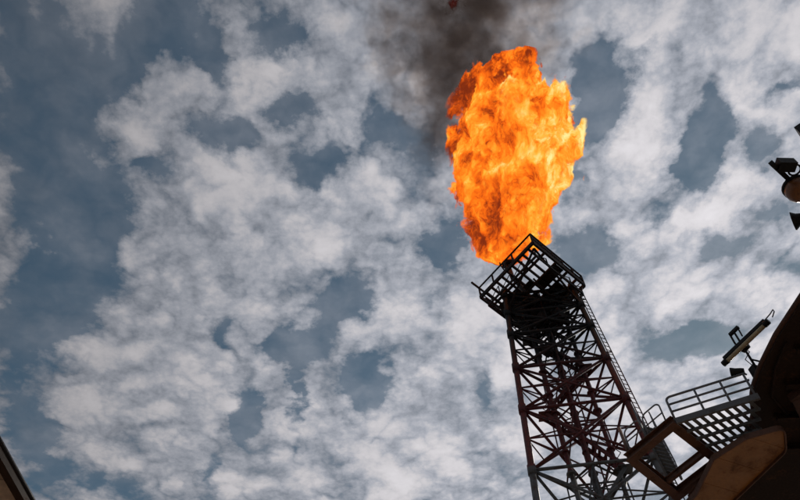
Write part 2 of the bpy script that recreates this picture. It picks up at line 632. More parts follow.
# flare risers up the middle, with the flare tip over the head
for (x, y, r) in ((-0.32, 1.25, 0.13), (1.54, -0.40, 0.13), (1.0, 0.95, 0.07), (0.35, 0.30, 0.06), (1.35, 0.45, 0.05), (0.05, 1.35, 0.05)):
    part('riser_pipe', tube(tp(x, y, 0.0), tp(x, y, 44.2), r, n=12), M_TOWER, tower, True)
part('riser_pipe', pipe([tp(0.62, 0.55, 0.0), tp(0.62, 0.55, 30.0), tp(0.62, 0.55, 42.6), tp(-0.3, 0.8, 44.9), tp(-1.2, 0.95, 46.2), tp(-1.3, 0.98, 47.7)], 0.17, 12), M_TOWER, tower, True)
for z in LEVELS[5:-1]:
    for (x, y) in ((-0.32, 1.25), (1.54, -0.40), (0.62, 0.55)):
        part('pipe_flange', tube(tp(x, y, z - 0.05), tp(x, y, z + 0.05), 0.27, n=10), M_TOWER, tower)
        part('pipe_flange', tube(tp(x, y, z + 1.45), tp(x, y, z + 1.53), 0.25, n=10), M_TOWER, tower)
tip = part('flare_tip', lathe(tp(-1.3, 0.98, 47.55), (0, 0, 1), [(0, 0.26), (0.15, 0.42), (0.75, 0.42), (0.75, 0.34), (0.3, 0.30)], 16), M_SOOT, tower, True)
for a in (0.6, 2.7, 4.8):
    part('pilot_burner', pipe([tp(-1.3 + 0.4 * math.cos(a), 0.98 + 0.4 * math.sin(a), 46.9), tp(-1.3 + 0.6 * math.cos(a), 0.98 + 0.6 * math.sin(a), 47.5), tp(-1.3 + 0.52 * math.cos(a), 0.98 + 0.52 * math.sin(a), 48.4)], 0.05, 6), M_SOOT, tip, True)

# climbing ladder up the outside of the right leg
lad = part('ladder', merge(*[tube(leg_at('right', 20.0) + o, leg_at('right', 44.3) + o, 0.035, n=6) for o in (Vector((0.20, -0.14, 0)), Vector((0.52, 0.02, 0)))]), M_TOWER, tower)
z = 20.2
while z < 44.2:
    p = leg_at('right', z)
    part('rung', tube(p + Vector((0.20, -0.14, 0)), p + Vector((0.52, 0.02, 0)), 0.026, n=5), M_TOWER, lad)
    z += 0.38
for z in (24.6, 29.2, 33.6, 37.1, 40.3, 42.5):
    p = leg_at('right', z + 0.5)
    part('stand_off', bar(p, p + Vector((0.5, 0.02, 0)), 0.06, 0.06), M_TOWER, lad)

# inner stair flights and small landings, zigzag between the left and right legs
for k in range(4, len(LEVELS) - 1):
    z0, z1 = LEVELS[k], LEVELS[k + 1]
    s = 1 if k % 2 else -1
    L0, L1 = half(z0) * 0.55, half(z1) * 0.55
    pa, pb = tp(-s * L0 + 0.35, s * L0 + 0.35, z0), tp(s * L1 + 0.35, -s * L1 + 0.35, z1)
    n_ = Vector((TCA - TSA, TSA + TCA, 0)).normalized()
    for off in (0.0, 0.6):
        part('stair_stringer', bar(pa + n_ * off, pb + n_ * off, 0.05, 0.2), M_TOWER, tower)
        part('stair_handrail', tube(pa + n_ * off + Vector((0, 0, 0.95)), pb + n_ * off + Vector((0, 0, 0.95)), 0.025, n=6), M_TOWER, tower)
    for j in range(1, 13):
        c = lerp(pa, pb, j / 13)
        part('stair_tread', bar(c + n_ * 0.03, c + n_ * 0.57, 0.16, 0.03), M_TOWER, tower)
    part('landing', box(pb + n_ * 0.3 + Vector((0, 0, 0.05)), 0.8, 0.8, 0.06, TROT + 0.785), M_TOWER, tower)

# head: crowded framing just under the platform
for z in (43.5, 41.3):
    A_, B_, C_ = leg_at('left', z), leg_at('right', z), leg_at('far', z)
    for j in range(1, 8):
        t = j / 8
        part('head_joist', bar(lerp(A_, C_, t), lerp(A_, B_, t), 0.10, 0.16), M_SOOT, tower)
    for t in (0.25, 0.5, 0.75):
        part('head_joist', bar(lerp(A_, B_, t) + Vector((0, 0, 0.165)), lerp(C_, B_, t) + Vector((0, 0, 0.165)), 0.10, 0.16), M_SOOT, tower)
for i in range(3):
    a, b = ring[i], ring[(i + 1) % 3]
    m = mid_of(a, b, 44.45)
    part('brace', tube(leg_at(a, 42.5), m, 0.07), M_SOOT, tower, True)
    part('brace', tube(leg_at(b, 42.5), m, 0.07), M_SOOT, tower, True)
for c, s in ((tp(0.9, -0.4, 42.0), (0.7, 0.6, 1.0)), (tp(0.1, 0.4, 41.8), (0.6, 0.5, 0.8)), (tp(0.3, 1.1, 43.0), (0.9, 0.6, 0.8)), (tp(0.0, 0.7, 38.9), (0.5, 0.5, 0.7))):
    part('igniter_cabinet', box(c, *s, TROT), M_SOOT, tower)

# square platform with open joists and railing
PL, PN, PR = Vector((5.362, 32.793, 0)), Vector((8.820, 28.571, 0)), Vector((12.534, 32.373, 0))
PF = PL + PR - PN
ZD, ZR = 44.62, 45.7
E_LN, E_NR = (PN - PL), (PR - PN)
plat = part('platform', merge(*[bar(a + Vector((0, 0, ZD)), b + Vector((0, 0, ZD)), 0.14, 0.30) for a, b in ((PL - E_NR.normalized() * 0.07, PR - E_LN - E_NR * 0 + E_NR * 0 + Vector((0, 0, 0))), (PL, PN), (PN, PR), (PR, PF))]), M_SOOT, tower)
zz = Vector((0, 0, ZD - 0.02))
nj = 10
for j in range(1, nj):
    a = lerp(PL, PN, j / nj)
    part('joist', bar(a + zz, a + E_NR + zz, 0.13, 0.2), M_SOOT, plat)
for t in (0.2, 0.42, 0.64, 0.82):
    a = PN + E_NR * t
    part('cross_beam', bar(a + zz - Vector((0, 0, 0.19)), a - E_LN + zz - Vector((0, 0, 0.19)), 0.12, 0.18), M_SOOT, plat)
for (u0, u1, v0, v1) in ((0.02, 0.38, 0.30, 0.52), (0.04, 0.5, 0.55, 0.97), (0.52, 0.80, 0.66, 0.97), (0.62, 0.97, 0.45, 0.62), (0.45, 0.60, 0.36, 0.48)):
    # u runs from the left edge to the near edge, v back from the near corner
    c = [PL + E_LN * u + E_NR * v for u, v in ((u0, v0), (u1, v0), (u1, v1), (u0, v1))]
    part('deck_plate', prism(ccw([(p.x, p.y) for p in c]), ZD + 0.09, ZD + 0.12), M_SOOT, plat)


def railing(parent, a, b, z0, z1, fr, mids=1, r=0.045, mat=M_SOOT, post='post', rail='rail'):
    a, b = Vector((a[0], a[1], 0)), Vector((b[0], b[1], 0))
    for t in fr:
        p = lerp(a, b, t)
        part(post, tube(p + Vector((0, 0, z0)), p + Vector((0, 0, z1)), r, n=6), mat, parent)
    for k in range(mids + 1):
        z = z1 - (z1 - z0) * k / (mids + 1)
        part(rail, tube(a + Vector((0, 0, z)), b + Vector((0, 0, z)), r * (1.0 if k == 0 else 0.8), n=6), mat, parent)


railing(plat, PL, PN, ZD, ZR, (0, 0.26, 0.5, 0.64, 1.0), mids=0, r=0.07)
railing(plat, PN, PR, ZD, ZR, (0.2, 0.4, 0.6, 0.8, 1.0), mids=1, r=0.07)
railing(plat, PR, PF, ZD, ZR, (0.25, 0.5, 0.75, 1.0), mids=1, r=0.05)
railing(plat, PF, PL, ZD, ZR, (0.25, 0.5, 0.75), mids=1, r=0.06)
eL = -E_NR.normalized()
part('outrigger', bar(PL + eL * 0.75 + Vector((0, 0, ZR)), PL + E_NR * 0.25 + Vector((0, 0, ZR)), 0.12, 0.12), M_SOOT, plat)
# wind wall plates along the near right edge
for t0, t1 in ((0.02, 0.22), (0.23, 0.42), (0.43, 0.60)):
    a, b = PN + E_NR * t0, PN + E_NR * t1
    part('wind_wall', bar(a + Vector((0, 0, 45.15)), b + Vector((0, 0, 45.15)), 0.03, 0.85), M_SOOT, plat)
# lower skirt frame that deepens the head into a box
ZS = 43.62
inset = lambda c: lerp(c, Vector((TC.x, TC.y, 0)), 0.10)
sk = [inset(c) for c in (PL, PN, PR, PF)]
for i in range(4):
    a, b = sk[i], sk[(i + 1) % 4]
    part('skirt_beam', bar(a + Vector((0, 0, ZS)), b + Vector((0, 0, ZS)), 0.10, 0.16), M_SOOT, plat)
    for j in range(4):
        p, q = lerp(a, b, j / 4), lerp(a, b, (j + 1) / 4)
        part('skirt_post', bar(p + Vector((0, 0, ZS + 0.09)), p + Vector((0, 0, ZD - 0.16)), 0.07, 0.07), M_SOOT, plat)
        part('skirt_brace', tube(p + Vector((0, 0, ZS + 0.05)), q + Vector((0, 0, ZD - 0.16)), 0.035, n=6), M_SOOT, plat)
# raking struts from the legs to the platform corners
for nm, c in (('left', PL), ('left', PN), ('right', PN), ('right', PR), ('far', PF)):
    c0 = Vector((TC.x, TC.y, 0))
    part('strut', tube(leg_at(nm, 42.5), lerp(c, c0, 0.08) + Vector((0, 0, ZD - 0.2)), 0.08), M_SOOT, tower, True)
for u in (0.33, 0.66):
    a_ = lerp(leg_at('left', 43.5), leg_at('right', 43.5), u)
    part('strut', tube(a_, lerp(PL + E_NR * 0.5, PN + E_NR * 0.25, u) + Vector((0, 0, ZD - 0.3)), 0.07), M_SOOT, tower, True)

# ------------------------------------------------------------------ brown deck frame with the open hatch
FA, FB, FC, FD = Vector((8.20, 23.42, 21.7)), Vector((9.56, 21.72, 21.7)), Vector((11.72, 23.98, 21.7)), Vector((10.30, 25.75, 21.7))
hatch = thing('deck_frame', (FA + FD) / 2, 'square brown steel frame with an open middle, beside the tower', 'steel frame')
eBC, eBA = (FC - FB).normalized(), (FA - FB).normalized()
part('frame_beam', ibeam(FA - eBA * -0.15, FB - eBA * 0.15, 0.36, 0.34), M_BROWN, hatch)
part('frame_beam', ibeam(FB + eBC * 0.16, FC, 0.36, 0.335), M_BROWN, hatch)
part('frame_beam', ibeam(FC + eBA * 0.16, FD + eBA * 0.2, 0.36, 0.34), M_BROWN, hatch)
part('frame_beam', ibeam(FA + eBC * 0.16, FD - eBC * 0.16, 0.36, 0.335), M_BROWN, hatch)
t = 0.70
part('cross_beam', ibeam(lerp(FB, FC, t) + eBA * 0.17, lerp(FA, FD, t) - eBA * 0.17, 0.16, 0.26), M_BROWN, hatch)
for q in (FA, FD):
    part('hanger', tube(q + Vector((0, 0, 0.1)), q + Vector((0.4, 1.2, 2.6)), 0.07), M_BROWN, hatch, True)
for i, q in enumerate((FA, FB)):
    pass
# handrail along its near left edge, with rounded ends
ra, rb = FA - eBA * 0.1, FB + eBA * 0.1


def hoop(parent, a, b, z0, z1, r, mat, mids=1):
    """closed handrail loop with rounded upper corners"""
    a, b = Vector((a.x, a.y, 0)), Vector((b.x, b.y, 0))
    L = (b - a).length
    c = min(0.22, L * 0.3)
    d = (b - a).normalized()
    pts = [a + Vector((0, 0, z0))]
    for k in range(6):
        an = math.pi / 2 * k / 5
        pts.append(a + d * (c - c * math.cos(an)) + Vector((0, 0, z1 - c + c * math.sin(an))))
    for k in range(6):
        an = math.pi / 2 * k / 5
        pts.append(b - d * (c - c * math.sin(an)) + Vector((0, 0, z1 - c + c * math.cos(an))))
    pts.append(b + Vector((0, 0, z0)))
    part('rail', pipe(pts, r, 6), mat, parent, True)
    for k in range(mids):
        z = z0 + (z1 - z0) * (k + 1) / (mids + 1)
        part('rail', tube(a + Vector((0, 0, z)), b + Vector((0, 0, z)), r * 0.8, n=6), mat, parent)


z0, z1 = 21.87, 22.95
hoop(hatch, lerp(ra, rb, 0.0), lerp(ra, rb, 0.42), z0, z1, 0.035, M_GALV)
hoop(hatch, lerp(ra, rb, 0.50), lerp(ra, rb, 0.95), z0, z1, 0.035, M_GALV)

# stair climbing away above the hatch, seen through it
stair = thing('inclined_stair', lerp(FA, FD, 0.75), 'grey inclined stair seen through the brown open frame', 'stair')
s0 = lerp(FA, FD, 0.72) + eBA * -0.25 + Vector((0, 0, 0.2))
s1 = s0 + Vector((-0.62, -1.0, 1.9))
sx = Vector((0.62, 0.28, 0))
for o in (Vector((0, 0, 0)), sx):
    part('stringer', bar(s0 + o, s1 + o, 0.07, 0.28), M_GREY, stair)
for j in range(1, 13):
    c = lerp(s0, s1, j / 13)
    part('tread', bar(c + sx * 0.05, c + sx * 0.95, 0.22, 0.035), M_GREY, stair)
for o in (Vector((-0.03, 0, 0)), sx + Vector((0.03, 0, 0))):
    part('handrail', tube(s0 + o + Vector((0, 0, 0.9)), s1 + o + Vector((0, 0, 0.9)), 0.03, n=6), M_GALV, stair)
    for t in (0.02, 0.5, 0.98):
        c = lerp(s0, s1, t) + o
        part('post', tube(c, c + Vector((0, 0, 0.9)), 0.025, n=6), M_GALV, stair)

# ------------------------------------------------------------------ walkway with railing
WA, WB, WC_, WD = (9.66, 21.58), (12.52, 20.58), (13.0, 22.6), (11.62, 23.72)
WPOLY = ccw([WA, WB, WC_, WD])
walk = thing('walkway', (WB[0], WB[1], 21.7), 'grey grated walkway with three-bar railing running up to the black deck', 'walkway')
v3 = lambda q, z: Vector((q[0], q[1], z))
part('edge_beam', bar(v3(WA, 21.65), v3(WB, 21.65), 0.10, 0.26), M_GREY, walk)
dirs = Vector((eBC.x, eBC.y))
nrm = Vector((eBC.y, -eBC.x))
k = -12
for k in range(-14, 15):
    p = (11.3 + nrm.x * 0.27 * k, 22.2 + nrm.y * 0.27 * k)
    iv = clip_line(WPOLY, p, dirs)
    if iv:
        a = v3((p[0] + dirs.x * iv[0], p[1] + dirs.y * iv[0]), 21.68)
        b = v3((p[0] + dirs.x * iv[1], p[1] + dirs.y * iv[1]), 21.68)
        part('slat', bar(a, b, 0.13, 0.04), M_GREY, walk)
wd = (Vector(WB) - Vector(WA)).normalized()
wn = Vector((-wd.y, wd.x))
for off in (0.6, 1.15, 1.7):
    p = Vector(WA) + wn * off
    iv = clip_line(WPOLY, p, wd)
    if iv:
        part('bearer', bar(v3(p + wd * iv[0], 21.56), v3(p + wd * iv[1], 21.60), 0.07, 0.11), M_GREY, walk)
# railing: the left end rounds down to the deck
wa, wb = v3(WA, 0), v3(WB, 0)
wdir = (wb - wa).normalized()
for kk, z in enumerate((22.86, 22.50, 22.14)):
    if kk == 0:
        c = 0.18
        pts = [wa + Vector((0, 0, 21.7)), wa + Vector((0, 0, z - c))]
        for j in range(1, 6):
            an = math.pi / 2 * j / 5
            pts.append(wa + wdir * (c - c * math.cos(an)) + Vector((0, 0, z - c + c * math.sin(an))))
        pts.append(wb + Vector((0, 0, z)))
        part('rail', pipe(pts, 0.048, 8), M_GALV, walk, True)
    else:
        part('rail', tube(wa + Vector((0, 0, z)), wb + Vector((0, 0, z)), 0.042, n=8), M_GALV, walk, True)
for t in (0.36, 0.68, 0.97):
    p = lerp(wa, wb, t)
    part('post', tube(p + Vector((0, 0, 21.75)), p + Vector((0, 0, 22.86)), 0.045, n=8), M_GALV, walk, True)

# ------------------------------------------------------------------ ochre underside of the lower housing
def round_poly(poly, idx, n=6):
    out = []
    m = len(poly)
    for i, p in enumerate(poly):
        p = Vector(p)
        if i in idx:
            a = (Vector(poly[i - 1]) - p).normalized()
            b = (Vector(poly[(i + 1) % m]) - p).normalized()
            rr = idx[i]
            s, e = p + a * rr, p + b * rr
            for k in range(n + 1):
                t = k / n
                out.append(tuple((1 - t) ** 2 * s + 2 * t * (1 - t) * p + t * t * e))
        else:
            out.append(tuple(p))
    return out


HP = [(10.75, 22.42), (11.72, 21.45), (13.02, 21.02), (13.34, 22.25), (11.95, 24.79), (10.8, 27.3), (9.2, 26.9), (10.42, 24.3)]
HPR = ccw(round_poly(HP, {2: 0.34, 3: 0.22}, 5))
house = thing('overhead_housing', (11.5, 23.5, 20.4), 'ochre brown underside of a housing with a rounded corner, below the walkway', 'housing')
part('top_plate', prism(HPR, 20.60, 20.68), M_BROWN, house)
# underside plates with open seams, cut across the housing
hd_ = (Vector((10.8, 27.3)) - Vector((13.42, 22.2))).normalized()
hn_ = Vector((-hd_.y, hd_.x))


def half_plane(poly, o, n, keep):
    out = []
    m = len(poly)
    for i in range(m):
        p, q = Vector(poly[i]), Vector(poly[(i + 1) % m])
        dp, dq = ((p - o).dot(n) - keep), ((q - o).dot(n) - keep)
        if dp >= 0:
            out.append(tuple(p))
        if (dp >= 0) != (dq >= 0):
            out.append(tuple(p + (q - p) * (dp / (dp - dq))))
    return out


ho = Vector((13.2, 20.95))
cuts = [-0.6, 1.05, 2.35, 3.65, 4.95, 7.0]
for c0, c1 in zip(cuts, cuts[1:]):
    pl = half_plane(HPR, ho, hd_, c0 + 0.007)
    if len(pl) > 2:
        pl = half_plane(pl, ho, -hd_, -(c1 - 0.007))
    if len(pl) > 2:
        part('underside_plate', prism(ccw(pl), 20.55, 20.60), M_OCHRE, house)
# flange hanging round the edge
m_ = len(HPR)
for i in range(m_):
    a, b = HPR[i], HPR[(i + 1) % m_]
    if (Vector(a) - Vector(b)).length > 0.02:
        part('flange', bar(v3(a, 20.56), v3(b, 20.56), 0.05, 0.22), M_BROWN, house)
part('casing', prism([(12.3 + (x - 12.3) * 0.55, 23.9 + (y - 23.9) * 0.55) for x, y in HPR], 20.69, 21.45), M_BROWN, house)

# ------------------------------------------------------------------ black overhead deck with a rusty edge
SP = [(14.6, 13.6), (13.58, 16.84), (13.06, 18.48), (12.78, 20.0), (12.72, 21.3), (13.05, 22.4), (12.9, 23.8), (11.6, 29.5), (20.0, 29.5), (20.0, 13.6)]
SPR = ccw(round_poly(SP, {3: 0.5, 4: 0.5, 5: 0.4}))
slab = thing('overhead_deck', (17.0, 20.0, 0.0), 'black overhead deck with rusty edge and rounded nose, at the right', 'deck overhang')
part('deck_slab', prism(SPR, 22.32, 22.62), M_BLACK, slab)
cxs, cys = 16.6, 20.5
part('fascia', pipe([Vector((x, y, 22.50)) for x, y in SPR], 0.10, 8, closed=True), M_RUST, slab, True)
for y in (15.5, 17.2, 18.9, 20.6, 22.3, 24.0):
    x0 = 14.2 if y < 18 else 13.7
    part('deck_beam', ibeam((x0, y, 22.16), (19.5, y + 0.3, 22.16), 0.22, 0.31), M_BLACK, slab)
part('duct', merge(bar((14.0, 21.25, 22.0), (15.0, 19.9, 22.0), 0.34, 0.34), bar((14.05, 21.1, 21.95), (14.6, 22.1, 21.95), 0.26, 0.26)), M_RUST, slab)
part('pipe_run', pipe([(13.35, 18.6, 22.2), (13.2, 19.8, 22.2), (13.35, 21.2, 22.2), (14.2, 22.3, 22.2)], 0.05, 8), M_BLACK, slab, True)
for x, y in ((17.2, 15.5), (17.8, 25.0), (16.8, 20.5)):
    part('column', tube((x, y, 0.0), (x, y, 22.3), 0.45, 0.4, 16), M_BLACK, slab, True)

# ------------------------------------------------------------------ long tube fixture on its pole above the walkway end
LB = Vector((12.87, 20.32, 22.62))
lampf = thing('tube_fixture', LB, 'long pale tube fixture with black end caps, slanted on a slim pole above the railing', 'light fixture')
ZL = 24.0
l1, l2 = Vector((12.20, 21.08, ZL)), Vector((13.55, 19.05, ZL))
ld = (l2 - l1).normalized()
part('pole', tube(LB, Vector((LB.x, LB.y, 24.95)), 0.05, 0.04), M_RUBBER, lampf, True)
part('diffuser', lathe(l1 + ld * 0.22 - Vector((0, 0, 0.08)), ld, [(0, 0.07), (0.02, 0.09), (1.98, 0.09), (2.0, 0.07)], 12), M_CREAM, lampf, True)
part('housing', bar(l1 + ld * 0.16 + Vector((0, 0, 0.08)), l2 - ld * 0.10 + Vector((0, 0, 0.06)), 0.18, 0.15), M_RUBBER, lampf)
part('end_cap', tube(l1 + Vector((0, 0, -0.06)), l1 + ld * 0.24 + Vector((0, 0, -0.06)), 0.12, 0.13, 10), M_RUBBER, lampf, True)
part('end_cap', tube(l2 - ld * 0.22 + Vector((0, 0, -0.06)), l2 + Vector((0, 0, -0.06)), 0.13, 0.12, 10), M_RUBBER, lampf, True)
part('lifting_loop', pipe([l2 + Vector((0, 0, 0.10)) - ld * 0.1, l2 + ld * 0.18 + Vector((0.06, 0.05, 0.22)), l2 + ld * 0.38 + Vector((0, 0, 0.20)), l2 + ld * 0.40 + Vector((-0.05, -0.04, 0.02)), l2 + ld * 0.2 + Vector((0, 0, -0.06))], 0.025, 6), M_GALV, lampf, True)
part('clamp', box((LB.x, LB.y, 24.02), 0.34, 0.34, 0.22, 0.5), M_RUBBER, lampf)
hd = Vector((LB.x, LB.y, 24.95))
part('pole_head', merge(bar(hd + ld * -0.22, hd + ld * 0.26, 0.12, 0.12), tube(hd + ld * -0.2, hd + ld * -0.2 + Vector((0.05, 0.1, -0.45)), 0.04, n=6), tube(hd + ld * 0.22, hd + ld * 0.2 + Vector((0, 0, -0.5)), 0.03, n=6)), M_RUBBER, lampf)
part('brace', tube(LB + Vector((0.35, 0.5, 0.0)), Vector((LB.x, LB.y, 23.55)), 0.035, n=6), M_RUBBER, lampf)
part('brace', tube(LB + Vector((0.5, -0.3, 0.0)), Vector((LB.x, LB.y, 23.3)), 0.035, n=6), M_RUBBER, lampf)
part('junction_box', box(LB + Vector((0.1, 0.25, 0.25)), 0.4, 0.3, 0.45, 0.4), M_RUBBER, lampf)
part('cable', pipe([LB + Vector((0.1, 0.2, 0.4)), LB + Vector((-0.15, 0.1, 0.8)), LB + Vector((0.12, 0, 1.1)), LB + Vector((0, 0, 1.35))], 0.02, 6), M_RUBBER, lampf, True)

bl = thing('small_floodlight', (12.6, 20.75, 21.75), 'small dark floodlight pointing off the end of the walkway railing', 'floodlight')
bd = Vector((-0.75, 0.35, 0.25)).normalized()
b0 = Vector((12.55, 20.6, 22.86))
part('lamp_body', lathe(b0 + Vector((0, 0, 0.15)), bd, [(0, 0.10), (0.12, 0.13), (0.3, 0.15), (0.46, 0.20), (0.48, 0.20), (0.48, 0.17)], 12), M_RUBBER, bl, True)
part('stem', tube((12.55, 20.6, 22.8), b0 + Vector((0, 0, 0.15)) + bd * 0.15, 0.035, n=6), M_RUBBER, bl)

# ------------------------------------------------------------------ fittings on the boom at the right edge
part('boom_post', tube((15.9, 17.2, 22.6), (15.9, 17.2, 24.7), 0.12, n=10), M_BLACK, slab, True)
part('boom_arm', bar((15.98, 17.5, 24.6), (14.25, 9.6, 24.6), 0.22, 0.26), M_BLACK, slab)
part('boom_stay', tube((15.9, 17.2, 23.2), (15.3, 14.4, 24.5), 0.06), M_BLACK, slab, True)


def arm_x(y):
    return 14.25 + (y - 9.6) * 1.73 / 7.9


fl = thing('box_floodlight', (13.45, 11.35, 23.9), 'dark square floodlight, topmost of the fittings at the right edge', 'floodlight')
part('lamp_body', box((13.42, 11.42, 24.0), 0.95, 0.62, 0.4, 0.9), M_RUBBER, fl)
part('lamp_glass', box((13.42, 11.42, 23.79), 0.8, 0.48, 0.02, 0.9), M_BLACK, fl)
part('bracket', bar((13.5, 11.4, 24.15), (arm_x(11.3), 11.3, 24.55), 0.1, 0.1), M_RUBBER, fl)

dl = thing('dome_lamp', (13.55, 13.6, 24.4), 'round amber brown lamp with side bracket, middle of the fittings at the right edge', 'lamp')
part('dome', lathe((13.52, 13.55, 24.3), (0, 0, -1), [(0, 0.36), (0.06, 0.43), (0.26, 0.43), (0.42, 0.36), (0.54, 0.22), (0.58, 0.05)], 20), M_LENS, dl, True)
part('cap', lathe((13.52, 13.55, 24.3), (0, 0, 1), [(0, 0.45), (0.10, 0.45), (0.22, 0.30), (0.30, 0.12)], 20), M_RUBBER, dl, True)
part('bracket', bar((13.45, 13.45, 24.45), (12.36, 12.43, 24.1), 0.16, 0.16), M_RUBBER, dl)
part('hanger', bar((13.55, 13.58, 24.55), (arm_x(13.6), 13.6, 24.62), 0.12, 0.12), M_RUBBER, dl)
part('side_box', box((12.92, 12.60, 24.20), 0.58, 0.36, 0.34, 0.1), M_RUBBER, dl)
part('side_box_arm', bar((12.9, 12.62, 24.2), (12.75, 12.8, 24.22), 0.08, 0.08), M_RUBBER, dl)
part('guard_ring', pipe([(13.35 + 0.2 * math.cos(a), 12.9 + 0.2 * math.sin(a), 24.35) for a in [2 * math.pi * i / 14 for i in range(14)]], 0.035, 6, closed=True), M_RUBBER, dl, True)

hb = thing('horn', (13.9, 14.7, 24.0), 'dark horn-shaped fitting, lowest of the fittings at the right edge', 'horn')
part('bell', lathe((13.98, 14.62, 24.05), (-0.75, 0.45, 0.25), [(0, 0.16), (0.12, 0.20), (0.26, 0.24), (0.40, 0.34), (0.42, 0.34), (0.42, 0.28)], 12), M_RUBBER, hb, True)
part('bracket', bar((13.97, 14.76, 24.1), (arm_x(14.8), 14.8, 24.55), 0.09, 0.09), M_RUBBER, hb)

# ------------------------------------------------------------------ canopy at the lower left
can = thing('canopy', (-6.8, 9.0, 0.0), 'dark edged canopy with dull grey brown soffit, low in the left corner', 'canopy')
CX1, CX16 = -4.966, -4.306


def can_x(y):
    return CX1 + (CX16 - CX1) * (y - 1.0) / 15.0


part('edge_beam', bar((CX1 - 0.045, 1.0, 8.02), (CX16 - 0.045, 16.0, 8.02), 0.10, 0.10), M_BLACK, can)
part('roof_sheet', prism(ccw([(CX1 - 0.02, 1.0), (-9.5, 1.0), (-9.5, 16.0), (CX16 - 0.02, 16.0)]), 8.08, 8.11), M_BROWN, can)
y = 1.0
while y < 15.5:
    part('soffit_panel', prism(ccw([(can_x(y) - 0.10, y), (-9.4, y), (-9.4, y + 1.19), (can_x(y + 1.19) - 0.10, y + 1.19)]), 8.00, 8.03), M_SOFFIT, can)
    y += 1.2
part('gutter', tube((CX1, 1.0, 8.10), (CX16, 16.0, 8.10), 0.03, n=8), M_RUBBER, can, True)
for yy in (2.0, 8.5, 15.0):
    part('post', tube((-6.4, yy, 0.0), (-6.4, yy, 8.0), 0.09, n=10), M_GREY, can, True)

# ------------------------------------------------------------------ fire and smoke: volumes inside close-fitting hulls
FL_BASE = Vector((7.25, 32.0, 48.5))
FL_AXIS = Vector((4.7, -7.5, 19.9))
FL_LEN = FL_AXIS.length
# length along the axis, envelope radius
FL_PROF = [(-0.8, 0.3), (0.0, 1.6), (1.2, 2.7), (3.0, 3.7), (5.0, 4.5), (8.0, 5.2), (10.5, 5.3), (13.0, 5.1), (15.5, 4.7), (17.6, 4.1), (19.2, 2.9), (20.0, 0.4)]


def hull(name, base, axis, prof, mat, grow, amp, freq, seed, n=36, bend=None):
    """lumpy closed hull round an axis; local z runs along the axis"""
    rot = Vector((0, 0, 1)).rotation_difference(axis.normalized())
    zs = []
    s0, s1 = prof[0][0], prof[-1][0]
    m = 44
    vs_, fs = [], []
    for k in range(m + 1):
        s = s0 + (s1 - s0) * k / m
        for (a, ra_), (b, rb_) in zip(prof, prof[1:]):
            if a <= s <= b:
                r = ra_ + (rb_ - ra_) * (s - a) / (b - a)
                break
        for i in range(n):
            t = 2 * math.pi * i / n
            d = Vector((math.cos(t), math.sin(t), 0))
            q = Vector((d.x * r, d.y * r, s)) * freq + Vector((seed, 0, 0))
            rr = r * grow * (1 + amp * noise.fractal(q, 0.9, 2.0, 4))
            vs_.append((d.x * rr, d.y * rr, s))
    for k in range(m):
        for i in range(n):
            j = (i + 1) % n
            fs.append((k * n + i, k * n + j, (k + 1) * n + j, (k + 1) * n + i))
    fs.append(tuple(range(n - 1, -1, -1)))
    fs.append(tuple(range(m * n, (m + 1) * n)))
    o = link(name, vs_, fs, mat)
    o.rotation_mode = 'QUATERNION'
    o.rotation_quaternion = rot
    o.location = base
    return o


def radius_field(g, z, prof):
    """envelope radius as a function of local z"""
    s0, s1 = prof[0][0], prof[-1][0]
    rm = max(r for _, r in prof)
    fc = g.node('ShaderNodeFloatCurve')
    cu = fc.mapping.curves[0]
    pts = [((s - s0) / (s1 - s0), r / rm) for s, r in prof]
    cu.points[0].location = pts[0]
    cu.points[1].location = pts[-1]
    for x, y in pts[1:-1]:
        cu.points.new(x, y)
    fc.mapping.update()
    g.put(fc.inputs['Value'], g.remap(z, s0, s1, 0, 1, smooth=False))
    return g.math('MAXIMUM', g.math('MULTIPLY', fc.outputs[0], rm), 0.05)


HOT = (4.5, -2.0, 10.0)
# lobes and hollows of the flame body: centre, reach, strength
SHAPE = [((-3.6, -1.0, 15.0), 5.0, 0.27), ((-4.8, -0.5, 6.5), 4.0, -0.16), ((-1.0, 0.0, 18.5), 4.0, 0.16)]


